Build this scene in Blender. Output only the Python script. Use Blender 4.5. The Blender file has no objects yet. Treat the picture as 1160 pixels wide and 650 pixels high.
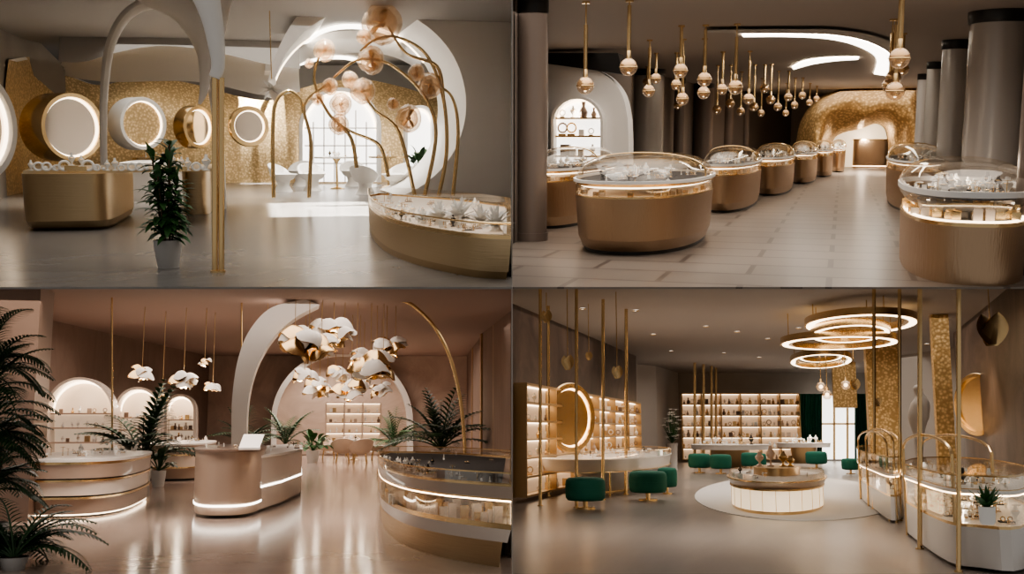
import bpy, bmesh, math, random
from mathutils import Vector, Matrix
from math import sin, cos, pi, tan, atan, sqrt, radians
random.seed(7)
F=1200.0; CX=580.0; CY=325.0
CAM=Vector((0,0,6.0))
V=Vector
# ------------------------------------------------------------------ materials
MATS={}
def mat(name,col,rough=.5,metal=0,noise=None,col2=None,bump=None,emit=0,ecol=None,kind='noise',spec=.5,coat=0,sub=None):
    m=bpy.data.materials.new(name); m.use_nodes=True
    nt=m.node_tree; N=nt.nodes; L=nt.links
    p=N['Principled BSDF']
    p.inputs['Base Color'].default_value=(*col,1); p.inputs['Roughness'].default_value=rough
    p.inputs['Metallic'].default_value=metal; p.inputs['Specular IOR Level'].default_value=spec
    p.inputs['Coat Weight'].default_value=coat
    if emit:
        p.inputs['Emission Color'].default_value=(*(ecol or col),1); p.inputs['Emission Strength'].default_value=emit
    tc=N.new('ShaderNodeTexCoord')
    if noise and col2:
        mp=N.new('ShaderNodeMapping'); L.new(tc.outputs['Object'],mp.inputs['Vector'])
        s=noise if isinstance(noise,tuple) else (noise,)*3
        mp.inputs['Scale'].default_value=s
        if kind=='voronoi':
            t=N.new('ShaderNodeTexVoronoi'); t.inputs['Scale'].default_value=1; o=t.outputs['Distance']
        elif kind=='brick':
            t=N.new('ShaderNodeTexBrick'); t.inputs['Scale'].default_value=1
            t.inputs['Color1'].default_value=(*col,1); t.inputs['Color2'].default_value=(*[c*.86 for c in col],1)
            t.inputs['Mortar'].default_value=(*col2,1); t.inputs['Mortar Size'].default_value=.010; o=None
        elif kind=='marble':
            t=N.new('ShaderNodeTexNoise'); t.inputs['Scale'].default_value=1; t.inputs['Detail'].default_value=9
            t.inputs['Roughness'].default_value=.65; t.inputs['Distortion'].default_value=1.6; o=t.outputs['Fac']
        else:
            t=N.new('ShaderNodeTexNoise'); t.inputs['Scale'].default_value=1; t.inputs['Detail'].default_value=5; o=t.outputs['Fac']
        L.new(mp.outputs[0],t.inputs['Vector'])
        if o is not None:
            r=N.new('ShaderNodeValToRGB'); L.new(o,r.inputs[0])
            r.color_ramp.elements[0].color=(*col,1); r.color_ramp.elements[1].color=(*col2,1)
            r.color_ramp.elements[0].position=.35 if kind!='voronoi' else .1; r.color_ramp.elements[1].position=.65 if kind!='voronoi' else .6
            L.new(r.outputs[0],p.inputs['Base Color'])
        else: L.new(t.outputs['Color'],p.inputs['Base Color'])
    if bump:
        bs,st,bk=bump
        mp=N.new('ShaderNodeMapping'); L.new(tc.outputs['Object'],mp.inputs['Vector'])
        mp.inputs['Scale'].default_value=bs if isinstance(bs,tuple) else (bs,)*3
        t=N.new('ShaderNodeTexVoronoi' if bk=='v' else 'ShaderNodeTexNoise'); t.inputs['Scale'].default_value=1
        L.new(mp.outputs[0],t.inputs['Vector'])
        b=N.new('ShaderNodeBump'); b.inputs['Strength'].default_value=st; b.inputs['Distance'].default_value=.05 if bk=='n' else .02
        L.new(t.outputs[0],b.inputs['Height']); L.new(b.outputs[0],p.inputs['Normal'])
    MATS[name]=m; return m
def glassmat(name,col,refl=.14,rough=.02,diff=0,dcol=None):
    m=bpy.data.materials.new(name); m.use_nodes=True; nt=m.node_tree; N=nt.nodes; L=nt.links
    N.remove(N['Principled BSDF']); out=N['Material Output']
    a=N.new('ShaderNodeBsdfTransparent'); a.inputs[0].default_value=(*col,1)
    g=N.new('ShaderNodeBsdfGlossy'); g.inputs['Color'].default_value=(1,.95,.88,1); g.inputs['Roughness'].default_value=rough
    lw=N.new('ShaderNodeLayerWeight'); lw.inputs[0].default_value=.35
    mm=N.new('ShaderNodeMath'); mm.operation='MULTIPLY_ADD'; mm.inputs[1].default_value=.7; mm.inputs[2].default_value=refl*.4
    L.new(lw.outputs['Facing'],mm.inputs[0])
    p2=N.new('ShaderNodeMath'); p2.operation='POWER'; p2.inputs[1].default_value=1.6; L.new(mm.outputs[0],p2.inputs[0])
    x=N.new('ShaderNodeMixShader'); L.new(p2.outputs[0],x.inputs[0]); L.new(a.outputs[0],x.inputs[1]); L.new(g.outputs[0],x.inputs[2])
    if diff:
        dd=N.new('ShaderNodeBsdfTranslucent'); dd.inputs[0].default_value=(*dcol,1); d2=N.new('ShaderNodeBsdfDiffuse'); d2.inputs[0].default_value=(*dcol,1)
        s1=N.new('ShaderNodeMixShader'); s1.inputs[0].default_value=.5; L.new(dd.outputs[0],s1.inputs[1]); L.new(d2.outputs[0],s1.inputs[2])
        y=N.new('ShaderNodeMixShader'); y.inputs[0].default_value=diff; L.new(x.outputs[0],y.inputs[1]); L.new(s1.outputs[0],y.inputs[2]); x=y
    L.new(x.outputs[0],out.inputs[0]); MATS[name]=m
mat('gold',(.84,.62,.34),.24,1)
mat('gold_satin',(.66,.51,.32),.36,1,bump=((2,2,60),.08,'n'))
mat('gold_brass_dark',(.52,.37,.21),.35,.9)
mat('bronze_brushed',(.55,.39,.26),.34,.95,bump=((60,60,1.5),.22,'n'))
mat('gold_mosaic',(.86,.67,.40),.42,.6,noise=13,col2=(.50,.36,.19),kind='voronoi',bump=(14,.45,'v'))
mat('gold_mosaic_fine',(.88,.64,.34),.38,.65,noise=12,col2=(.46,.30,.13),kind='voronoi',bump=(12,.4,'v'))
mat('gold_mosaic_coarse',(.92,.66,.34),.42,.55,noise=8,col2=(.50,.32,.14),kind='voronoi',bump=(8,.6,'v'))
mat('floor_concrete',(.185,.172,.160),.25,noise=.5,col2=(.245,.23,.215),kind='marble')
mat('floor_tile',(.215,.182,.155),.30,noise=(.28,.28,.28),col2=(.09,.072,.06),kind='brick')
mat('floor_pink_terrazzo',(.36,.275,.23),.14,noise=.4,col2=(.43,.34,.285),kind='marble')
mat('floor_wood_grey',(.18,.15,.13),.28,noise=(.7,.12,1),col2=(.26,.222,.195),kind='marble')
mat('plaster_white',(.80,.77,.73),.55,bump=(1.5,.15,'n'))
mat('plaster_grey',(.44,.41,.38),.6,bump=(1.5,.1,'n'))
mat('plaster_taupe',(.24,.21,.18),.6,noise=.7,col2=(.29,.255,.22))
mat('ceiling_grey',(.38,.36,.34),.7)
mat('ceiling_brown',(.38,.33,.29),.75)
mat('ceiling_pink',(.33,.24,.20),.7)
mat('ceiling_slate',(.30,.265,.24),.7)
mat('wall_bronze_grey',(.19,.155,.13),.45)
mat('wall_grey_panel',(.40,.36,.325),.5)
mat('column_dark',(.20,.16,.135),.35,.3)
mat('column_grey',(.50,.47,.44),.27,.25)
mat('black',(.015,.014,.013),.35)
mat('wall_brown',(.20,.14,.11),.55,noise=(1,1,.3),col2=(.25,.18,.145),kind='marble')
mat('marble_pink',(.43,.325,.265),.4,noise=.5,col2=(.58,.46,.385),kind='marble')
mat('marble_dark',(.045,.029,.022),.38,noise=.55,col2=(.13,.088,.066),kind='marble',spec=.3)
mat('stone_white',(.80,.76,.71),.3)
mat('lacquer_cream',(.74,.65,.57),.25,coat=.3)
mat('lacquer_tan',(.43,.325,.255),.3,coat=.2)
mat('lacquer_brown',(.20,.135,.10),.3,coat=.3)
mat('lacquer_grey',(.66,.62,.58),.3,coat=.2)
mat('velvet_green',(.010,.13,.085),.75)
mat('curtain_green',(.02,.17,.12),.8)
mat('velvet_black',(.03,.026,.024),.7)
mat('leaf_dark',(.022,.055,.02),.45,noise=6,col2=(.04,.10,.032))
mat('leaf_green',(.032,.10,.028),.45,noise=6,col2=(.06,.165,.045))
mat('bark',(.13,.08,.045),.8)
mat('soil',(.05,.035,.025),.9)
mat('pot_grey',(.48,.46,.44),.5)
mat('led_warm',(1,.82,.6),.5,emit=4.2,ecol=(1,.80,.57))
mat('led_white',(1,.95,.88),.5,emit=5,ecol=(1,.92,.80))
mat('panel_lit',(.60,.48,.37),.5,emit=.25,ecol=(1,.68,.43))  # mild glow put into shelf backs, standing in for LED strip spill
mat('panel_soft',(.72,.62,.52),.5,emit=.32,ecol=(1,.78,.57))  # glow put into niche backs and case bed to look lit
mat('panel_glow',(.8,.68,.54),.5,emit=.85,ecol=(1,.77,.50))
mat('daylight',(1,1,1),.5,emit=2.1,ecol=(1,.96,.90))
mat('jewel_white',(.88,.85,.80),.4)
mat('mirror',(.72,.65,.58),.08,1)
mat('mirror_gold',(.88,.60,.33),.12,1,bump=(3,.4,'n'))
mat('bloom_rose',(.93,.72,.58),.2,.1)
mat('leather_beige',(.56,.43,.33),.5)
mat('rug_white',(.60,.575,.55),.6)
glassmat('glass',(.98,.975,.965),.10); glassmat('glass_amber',(.975,.89,.80),.4,.05,.17,(.95,.78,.60))
# ------------------------------------------------------------------ rooms
class Room:
    def __init__(s,vx,hv,H):
        s.H=H; p=atan((CY-hv)/F)
        Y=V(((vx-CX)/F,1,(CY-hv)/F)).normalized(); Nn=V((0,-sin(p),cos(p))); X=Y.cross(Nn).normalized()
        s.R=Matrix((X,Y,Nn)).transposed(); s.Rt=s.R.transposed()
        s.M=Matrix.Translation(CAM)@s.R.to_4x4()@Matrix.Translation((0,0,-H))
    def ray(s,u,v): return s.Rt@V(((u-CX)/F,1,(CY-v)/F))
    def h(s,u,v,z=0):
        r=s.ray(u,v); t=(z-s.H)/r.z; return V((r.x*t,r.y*t,z))
    def f(s,u,v): return s.h(u,v,0)
    def d(s,u,v,Y):
        r=s.ray(u,v); t=Y/r.y; return V((r.x*t,Y,s.H+r.z*t))
    def Yf(s,u,v): return s.f(u,v).y
R1=Room(290,160,1.4); R2=Room(955,150,1.6); R3=Room(330,478,1.4); R4=Room(890,487,1.5)
def catmull(P,n=6,closed=False):
    P=[V(p) for p in P]; out=[]; m=len(P)
    rng=range(m) if closed else range(m-1)
    for i in rng:
        if closed: a,b,c,d=P[i-1],P[i],P[(i+1)%m],P[(i+2)%m]
        else: a,b,c,d=P[max(i-1,0)],P[i],P[i+1],P[min(i+2,m-1)]
        for k in range(n):
            t=k/n; out.append(.5*((2*b)+(c-a)*t+(2*a-5*b+4*c-d)*t*t+(3*b-a-3*c+d)*t**3))
    if not closed: out.append(P[-1])
    return out
def sellipse(cx,cy,a,b,e=2.0,n=40,rot=0):
    o=[]
    for i in range(n):
        t=2*pi*i/n; c,s_=cos(t),sin(t)
        x=a*math.copysign(abs(c)**(2/e),c); y=b*math.copysign(abs(s_)**(2/e),s_)
        o.append((cx+x*cos(rot)-y*sin(rot),cy+x*sin(rot)+y*cos(rot)))
    return o
class B:
    def __init__(s,R,name): s.R=R; s.name=name; s.v=[]; s.f=[]; s.m=[]; s.ml=[]
    def mi(s,m):
        if m not in s.ml: s.ml.append(m)
        return s.ml.index(m)
    def add(s,vs,fs,m):
        o=len(s.v); s.v+= [V(x) for x in vs]; k=s.mi(m)
        for f in fs: s.f.append([i+o for i in f]); s.m.append(k)
    def loft(s,secs,m,cap0=True,cap1=True,closed=True,mcap=None):
        n=len(secs[0]); vs=[p for q in secs for p in q]; fs=[]
        for j in range(len(secs)-1):
            for i in range(n if closed else n-1):
                k=(i+1)%n; fs.append([j*n+i,j*n+k,(j+1)*n+k,(j+1)*n+i])
        s.add(vs,fs,m)
        if cap0: s.add(secs[0],[list(range(n))[::-1]],m)
        if cap1: s.add(secs[-1],[list(range(n))],mcap or m)
    def prism(s,out,z0,z1,m,sc0=1,sc1=1,mcap=None,bev=0):
        cx=sum(p[0] for p in out)/len(out); cy=sum(p[1] for p in out)/len(out)
        def q(z,k): return [V((cx+(p[0]-cx)*k,cy+(p[1]-cy)*k,z)) for p in out]
        if bev: s.loft([q(z0,sc0*.97),q(z0+bev,sc0),q(z1-bev,sc1),q(z1,sc1*.985)],m,mcap=mcap)
        else: s.loft([q(z0,sc0),q(z1,sc1)],m,mcap=mcap)
    def rim(s,out,z0,z1,w,m):
        cx=sum(p[0] for p in out)/len(out); cy=sum(p[1] for p in out)/len(out)
        a=[V((p[0],p[1],0)) for p in out]; bb=[]
        for p in a:
            d=V((cx,cy,0))-p; L=d.length; bb.append(p+d*(min(w/L,.9)))
        n=len(a); secs=[]
        for pts,z in((a,z0),(a,z1),(bb,z1),(bb,z0),(a,z0)): secs.append([V((p.x,p.y,z)) for p in pts])
        s.loft(secs,m,False,False)
    def box(s,c,sx,sy,sz,m,rot=0):
        x,y,z=c; out=[]
        for dx,dy in((-1,-1),(1,-1),(1,1),(-1,1)):
            a=dx*sx/2; b=dy*sy/2; out.append((x+a*cos(rot)-b*sin(rot),y+a*sin(rot)+b*cos(rot)))
        s.prism(out,z,z+sz,m)
    def lathe(s,c,prof,m,n=20,sx=1,sy=1,mcap=None):
        secs=[[V((c[0]+r*sx*cos(2*pi*i/n),c[1]+r*sy*sin(2*pi*i/n),c[2]+z)) for i in range(n)] for r,z in prof]
        s.loft(secs,m,mcap=mcap)
    def lathe_axis(s,c,ax,prof,m,n=40,cap0=True,cap1=True):
        ax=V(ax).normalized(); up=V((0,0,1)); e1=ax.cross(up).normalized(); e2=e1.cross(ax)
        secs=[[V(c)+ax*z+e1*(r*cos(2*pi*i/n))+e2*(r*sin(2*pi*i/n)) for i in range(n)] for r,z in prof]
        s.loft(secs,m,cap0,cap1)
    def tube(s,P,r,m,n=10,smooth=0,flat=1):
        if smooth: P=catmull(P,smooth)
        P=[V(p) for p in P]; k=len(P); secs=[]
        rr=r if isinstance(r,(list,tuple)) else None
        nrm=None
        for i,p in enumerate(P):
            t=(P[min(i+1,k-1)]-P[max(i-1,0)]).normalized()
            if nrm is None:
                nrm=t.cross(V((0,1,0)))
                if nrm.length<.1: nrm=t.cross(V((1,0,0)))
            nrm=(nrm-t*nrm.dot(t)).normalized(); b=t.cross(nrm)
            if rr:
                q=i/(k-1)*(len(rr)-1); a=int(min(q,len(rr)-2)); w=rr[a]+(rr[a+1]-rr[a])*(q-a)
            else: w=r
            secs.append([p+nrm*(w*cos(2*pi*j/n))+b*(w*flat*sin(2*pi*j/n)) for j in range(n)])
        s.loft(secs,m)
    def sphere(s,c,r,m,n=16,k=10,sc=(1,1,1),z0=-1,z1=1,noise=0):
        secs=[]; a0=math.asin(z0); a1=math.asin(z1)
        for j in range(k+1):
            a=a0+(a1-a0)*j/k
            if j==0 and z0==-1: a+=.02
            if j==k and z1==1: a-=.02
            q=[]
            for i in range(n):
                w=1+noise*(sin(3*2*pi*i/n+c[0]*7)*cos(2*a)+.5*sin(5*2*pi*i/n+3*a))
                q.append(V((c[0]+r*w*sc[0]*cos(a)*cos(2*pi*i/n),c[1]+r*w*sc[1]*cos(a)*sin(2*pi*i/n),c[2]+r*w*sc[2]*sin(a))))
            secs.append(q)
        s.loft(secs,m)
    def torus(s,c,a,b,r,m,n=48,k=8,axis='z',flat=1,arc=(0,2*pi)):
        full=abs(arc[1]-arc[0]-2*pi)<1e-3
        secs=[]
        for i in range(n+1):
            t=arc[0]+(arc[1]-arc[0])*i/n
            q=[]
            for j in range(k):
                w=2*pi*j/k; dr=r*cos(w); dz=r*flat*sin(w)
                if axis=='z': q.append(V((c[0]+(a+dr)*cos(t),c[1]+(b+dr)*sin(t),c[2]+dz)))
                else: q.append(V((c[0]+(a+dr)*cos(t),c[1]+dz,c[2]+(b+dr)*sin(t))))
            secs.append(q)
        s.loft(secs,m,not full,not full)
    def band(s,inn,out,dy,m):
        d=V((0,dy,0)) if not isinstance(dy,V) else dy
        secs=[[V(a),V(b),V(b)+d,V(a)+d] for a,b in zip(inn,out)]
        s.loft(secs,m)
    def slab(s,P,dy,m,mcap=None):
        d=V((0,dy,0)); P=[V(p) for p in P]; s.loft([[p+d for p in P],P],m,mcap=mcap)
    def grid(s,G,m):
        n=len(G[0]); vs=[p for r in G for p in r]; fs=[]
        for j in range(len(G)-1):
            for i in range(n-1): fs.append([j*n+i,j*n+i+1,(j+1)*n+i+1,(j+1)*n+i])
        s.add(vs,fs,m)
    def leaf(s,p,d,L,w,m,droop=.5,k=5,side=None):
        p=V(p); d=V(d).normalized(); sd=side or d.cross(V((0,0,1)))
        if sd.length<.05: sd=V((1,0,0))
        sd=sd.normalized(); G=[]; c=p.copy(); dd=d.copy()
        for i in range(k+1):
            t=i/k; ww=w*sin(pi*min(1,.12+t*.88))**.8 if t<1 else 0.002
            up=sd.cross(dd).normalized()
            G.append([c-sd*ww+up*ww*.25,c,c+sd*ww+up*ww*.25])
            c=c+dd*(L/k); dd=(dd+V((0,0,-droop/k))).normalized()
        s.grid(G,m)
    def frond(s,p,d,L,m,nl=14,ll=.35,droop=1.0,lw=.02):
        p=V(p); dd=V(d).normalized(); k=nl; c=p.copy(); pts=[c.copy()]
        for i in range(k):
            c=c+dd*(L/k); dd=(dd+V((0,0,-droop/k))).normalized(); pts.append(c.copy())
            t=(i+1)/k
            if t>.15:
                sd=dd.cross(V((0,0,1)))
                if sd.length<.05: sd=V((1,0,0))
                sd.normalize(); q=ll*(sin(pi*min(1,t*.85+.12))+.15)
                for sg in(-1,1):
                    s.leaf(c,sd*sg+dd*.75+V((0,0,.15)),q,lw,m,droop=.8,k=3)
        s.tube(pts,[.012*L+.004,.004],m,5)
    def done(s,smooth=True,ang=35):
        me=bpy.data.meshes.new(s.name)
        xs=[p.x for p in s.v]; ys=[p.y for p in s.v]; zs=[p.z for p in s.v]
        o=V(((min(xs)+max(xs))/2,(min(ys)+max(ys))/2,min(zs)))
        me.from_pydata([p-o for p in s.v],[],s.f)
        for m in s.ml: me.materials.append(MATS[m])
        me.polygons.foreach_set('material_index',s.m); me.update()
        bm=bmesh.new(); bm.from_mesh(me); bmesh.ops.recalc_face_normals(bm,faces=bm.faces); bm.to_mesh(me); bm.free()
        if smooth:
            me.polygons.foreach_set('use_smooth',[True]*len(me.polygons)); me.set_sharp_from_angle(angle=radians(ang))
        ob=bpy.data.objects.new(s.name,me); bpy.context.collection.objects.link(ob)
        ob.matrix_world=s.R.M@Matrix.Translation(o); return ob
# lights (colours eased toward neutral)
def neu(c): return tuple(.72*x+.28 for x in c)
def area(R,c,sx,sy,pw,col=(1,.86,.68),spread=150,name='room_fill'):  # unnamed ones are fill lights added to brighten the rooms, without fixtures
    l=bpy.data.lights.new(name,'AREA'); l.shape='RECTANGLE'; l.size=sx; l.size_y=sy; l.energy=pw; l.color=neu(col); l.spread=radians(spread)
    o=bpy.data.objects.new(name,l); bpy.context.collection.objects.link(o); o.matrix_world=R.M@Matrix.Translation(c); return o
def point(R,c,pw,col=(1,.78,.52),r=.08,name='niche_light'):
    l=bpy.data.lights.new(name,'POINT'); l.energy=pw; l.color=neu(col); l.shadow_soft_size=r
    o=bpy.data.objects.new(name,l); bpy.context.collection.objects.link(o); o.matrix_world=R.M@Matrix.Translation(c); return o
def spot(R,c,pw,ang=70,col=(1,.82,.6),r=.05,name='downlight'):
    l=bpy.data.lights.new(name,'SPOT'); l.energy=pw; l.color=neu(col); l.shadow_soft_size=r; l.spot_size=radians(ang); l.spot_blend=.7
    o=bpy.data.objects.new(name,l); bpy.context.collection.objects.link(o); o.matrix_world=R.M@Matrix.Translation(c); return o
# ------------------------------------------------------------------ shell helpers
def floorpoly(R,name,px,m,th=.02):
    b=B(R,name); P=[R.f(*p) for p in px]; b.loft([[p-V((0,0,th)) for p in P],P],m); b.done(False)
def ceilpoly(R,name,px,z,m):
    b=B(R,name); P=[R.h(p[0],p[1],z) for p in px]; b.loft([P,[p+V((0,0,.02)) for p in P]],m); b.done(False)
def wall(R,name,cols,m,z=None,n=8,th=.12,smooth=True,z0=0):
    P=[]
    for c in cols:
        p=R.f(c[0],c[1]); zz=z if z is not None else R.d(c[0],c[2],p.y).z
        P.append(V((p.x,p.y,zz)))
    if smooth: P=catmull(P,n)
    b=B(R,name); K=8
    G=[[V((p.x,p.y,z0+(p.z-z0)*j/K)) for p in P] for j in range(K+1)]
    b.grid(G,m); G2=[[q+V((0,th,0)) for q in r] for r in G]; b.grid(G2,m); b.grid([G[-1],G2[-1]],m)
    return b.done(smooth,60)
def arch_px(u0,u1,vt,vb,n=20,sq=1.0):
    a=(u1-u0)/2; c=(u0+u1)/2; va=min(vt+a*sq,vb-1)
    o=[(u0,vb)]
    for i in range(n+1):
        t=pi-pi*i/n; o.append((c+a*cos(t),va-(va-vt)*sin(t)))
    o.append((u1,vb)); return o
def bust(b,x,y,z,h,m='jewel_white'):
    b.lathe((x,y,z),[(h*.20,0),(h*.22,h*.05),(h*.06,h*.10),(h*.06,h*.22),(h*.24,h*.48),(h*.28,h*.60),(h*.10,h*.80),(h*.08,h)],m,12,1,.45)
    b.torus((x,y-h*.02,z+h*.62),h*.2,h*.13,h*.022,'gold',14,5)
def items(b,p0,p1,z,n,h=.2,ms=('jewel_white','gold','lacquer_tan','gold_brass_dark','jewel_white','lacquer_brown')):
    d=p1-p0
    for i in range(n):
        t=(i+.5+random.uniform(-.3,.3))/n; p=p0+d*t; m=random.choice(ms); k=random.random(); hh=h*random.uniform(.45,1)
        if k<.3: b.box((p.x,p.y,z),hh*.6,hh*.5,hh*.7,m)
        elif k<.6: b.lathe((p.x,p.y,z),[(hh*.22,0),(hh*.3,hh*.35),(hh*.1,hh*.7),(hh*.14,hh)],m,10)
        elif k<.8: bust(b,p.x,p.y,z,hh)
        else:
            b.box((p.x,p.y,z),hh*.5,hh*.3,hh*.12,'gold'); b.torus((p.x,p.y,z+hh*.5),hh*.3,hh*.3,hh*.06,m,14,6,'y')
def scatter(b,out,z,n,h,k=.82,ms=None):
    """velvet trays, ring cones, T-bars with bracelets, necklace busts, ring boxes, earring stands"""
    cx=sum(p[0] for p in out)/len(out); cy=sum(p[1] for p in out)/len(out)
    for i in range(int(n*1.35)):
        p=random.choice(out); w=random.uniform(.15,k); x=cx+(p[0]-cx)*w; y=cy+(p[1]-cy)*w; hh=h*random.uniform(.5,1); q=random.random()
        if q<.22: bust(b,x,y,z,hh,'jewel_white' if q<.18 else 'velvet_black')
        elif q<.38:
            b.box((x,y,z),hh*.8,hh*.9,hh*.08,'velvet_black' if q<.28 else 'lacquer_tan')
            for dx in(-.2,.2): b.torus((x+dx*hh,y,z+hh*.2),hh*.12,hh*.12,hh*.035,'gold',12,5,'y')
        elif q<.58: b.lathe((x,y,z),[(hh*.13,0),(hh*.10,hh*.3),(hh*.02,hh*.75)],'jewel_white',10); b.torus((x,y,z+hh*.35),hh*.11,hh*.11,hh*.03,'gold',12,5)
        elif q<.74:
            b.lathe((x,y,z),[(hh*.14,0),(hh*.12,hh*.04),(hh*.03,hh*.06),(hh*.03,hh*.55)],'gold',8); b.lathe_axis((x-hh*.35,y,z+hh*.58),(1,0,0),[(hh*.06,0),(hh*.06,hh*.7)],'jewel_white',8)
            for dx in(-.15,0,.15): b.torus((x+dx*hh,y,z+hh*.55),hh*.015,hh*.11,hh*.02,'gold',10,4,'y')
        elif q<.88:
            b.box((x,y,z),hh*.3,hh*.3,hh*.16,random.choice(['gold','jewel_white','lacquer_brown'])); b.slab([V((x-hh*.15,y+hh*.15,z+hh*.16)),V((x+hh*.15,y+hh*.15,z+hh*.16)),V((x+hh*.15,y+hh*.2,z+hh*.42)),V((x-hh*.15,y+hh*.2,z+hh*.42))],hh*.05,'jewel_white')
        else: b.lathe((x,y,z),[(hh*.1,0),(hh*.03,hh*.06),(hh*.03,hh*.9)],'gold',8); b.box((x,y,z+hh*.85),hh*.5,hh*.04,hh*.04,'gold'); [b.sphere((x+dx*hh,y,z+hh*.74),hh*.05,'jewel_white',8,5) for dx in(-.2,.2)]
def niche(R,name,u0,u1,vt,vb,Y,dep=.5,fw=4,mf='plaster_white',mb='panel_soft',rows=(.35,.62),n=4,shelfm='gold',light=12,ih=.25,sq=1.0):
    b=B(R,name)
    inn=[R.d(u,v,Y) for u,v in arch_px(u0,u1,vt,vb,sq=sq)]
    out=[R.d(u,v,Y) for u,v in arch_px(u0-fw,u1+fw,vt-fw,vb,sq=sq)]
    b.band(inn,out,dep,mf)
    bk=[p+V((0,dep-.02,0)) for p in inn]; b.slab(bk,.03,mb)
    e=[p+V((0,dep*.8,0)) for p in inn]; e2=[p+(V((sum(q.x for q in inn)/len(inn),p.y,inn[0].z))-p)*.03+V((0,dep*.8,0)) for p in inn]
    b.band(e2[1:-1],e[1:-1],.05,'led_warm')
    zb=inn[0].z; zt=max(p.z for p in inn); x0,x1=inn[0].x,inn[-1].x
    for r in rows:
        z=zb+(zt-zb)*r
        cand=[p.x for p in inn if p.z>=z]; a,c=(min(cand),max(cand)) if cand else (x0,x1)
        b.box(((a+c)/2,Y+dep*.6,z),(c-a)*.97,dep*.6,.04,shelfm)
        items(b,V((a+(c-a)*.1,Y+dep*.55,0)),V((c-(c-a)*.1,Y+dep*.55,0)),z+.04,n,ih)
    b.done()
    if light: point(R,((x0+x1)/2,Y+dep*.35,zt-(x1-x0)*.3),light,r=.06)
def shelf_wall(R,name,p0,p1,z0,z1,rows,cols,dep=.5,mf='gold',mb='panel_lit',side=1,n=6,ih=.28,led=True):
    b=B(R,name); d=(p1-p0); L=d.length; d.normalize(); nn=V((d.y,-d.x,0))*side; rot=math.atan2(d.y,d.x)
    def bx(t,z,l,h,off,w,m):
        c=p0+d*(t*L)+nn*off; b.box((c.x,c.y,z),l,w,h,m,rot)
    bx(.5,z0,L,z1-z0,.02,.04,mb)
    for i in range(cols+1): bx(i/cols,z0,.06,z1-z0,dep/2,dep,mf)
    for j in range(rows+1):
        z=z0+(z1-z0)*j/rows; bx(.5,z,L,.045,dep/2,dep,mf)
        if led and j>0: bx(.5,z-.025,L*.99,.02,dep*.25,.05,'led_warm')
        if j<rows: items(b,p0+nn*dep*.6,p1+nn*dep*.6,z+.05,n,ih)
    b.done(False)
def porthole(R,name,u,v,rpx,Y,yaw,Lpx,mo='gold_satin',inner='mirror',w=.14,led='led_warm',ry=1):
    c=R.d(u,v,Y); k=Y/F; r=rpx*k; L=Lpx*k; ax=V((sin(yaw),-cos(yaw),0)); b=B(R,name)
    b.lathe_axis(c,ax,[(r*.97,-L),(r,-L*.9),(r,-.03),(r*.98,0),(r*(1-w),0),(r*(1-w),-.12*r),(r*(1-w*1.1),-.14*r)],mo,cap0=True,cap1=False)
    b.lathe_axis(c,ax,[(r*(1-w*1.0),-.1*r),(r*(1-w*1.0)-.05*r,-.1*r),(r*(1-w*1.0)-.05*r,-.16*r)],led,cap0=False,cap1=False)
    b.lathe_axis(c,ax,[(r*(1-w),-.17*r),(r*(1-w),-.15*r)],inner)
    return b.done()
def pole(R,name,u,vb,ut,vt,rpx,m='gold',n=12,zmax=9):
    p=R.f(u,vb); k=p.y/F; q=R.d(ut,vt,p.y); q.z=min(q.z,zmax); b=B(R,name); b.tube([p,q],rpx*k,m,n); b.lathe((p.x,p.y,0),[(rpx*k*1.8,0),(rpx*k*1.8,.02)],m,n); b.done()
def oval(R,u0,u1,vn,vf,e=2.2,n=48):
    um=(u0+u1)/2; Y0=R.Yf(um,vn); Y1=R.Yf(um,vf); Ym=(Y0+Y1)/2; t=.5 if e<2.8 else (.35 if e<4 else .12); Yr=Y0+(Y1-Y0)*t; vm=vn+(vf-vn)*t
    a=R.d(u0,vm,Yr).x; c=R.d(u1,vm,Yr).x
    return sellipse((a+c)/2,Ym,(c-a)/2,(Y1-Y0)/2,e,n),((a+c)/2,Ym,(c-a)/2,(Y1-Y0)/2)
def px_out(R,px,n=6,z=0,cl=False): 
    return [(p.x,p.y) for p in catmull([R.h(u,v,z) for u,v in px],n,closed=cl)]
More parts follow.
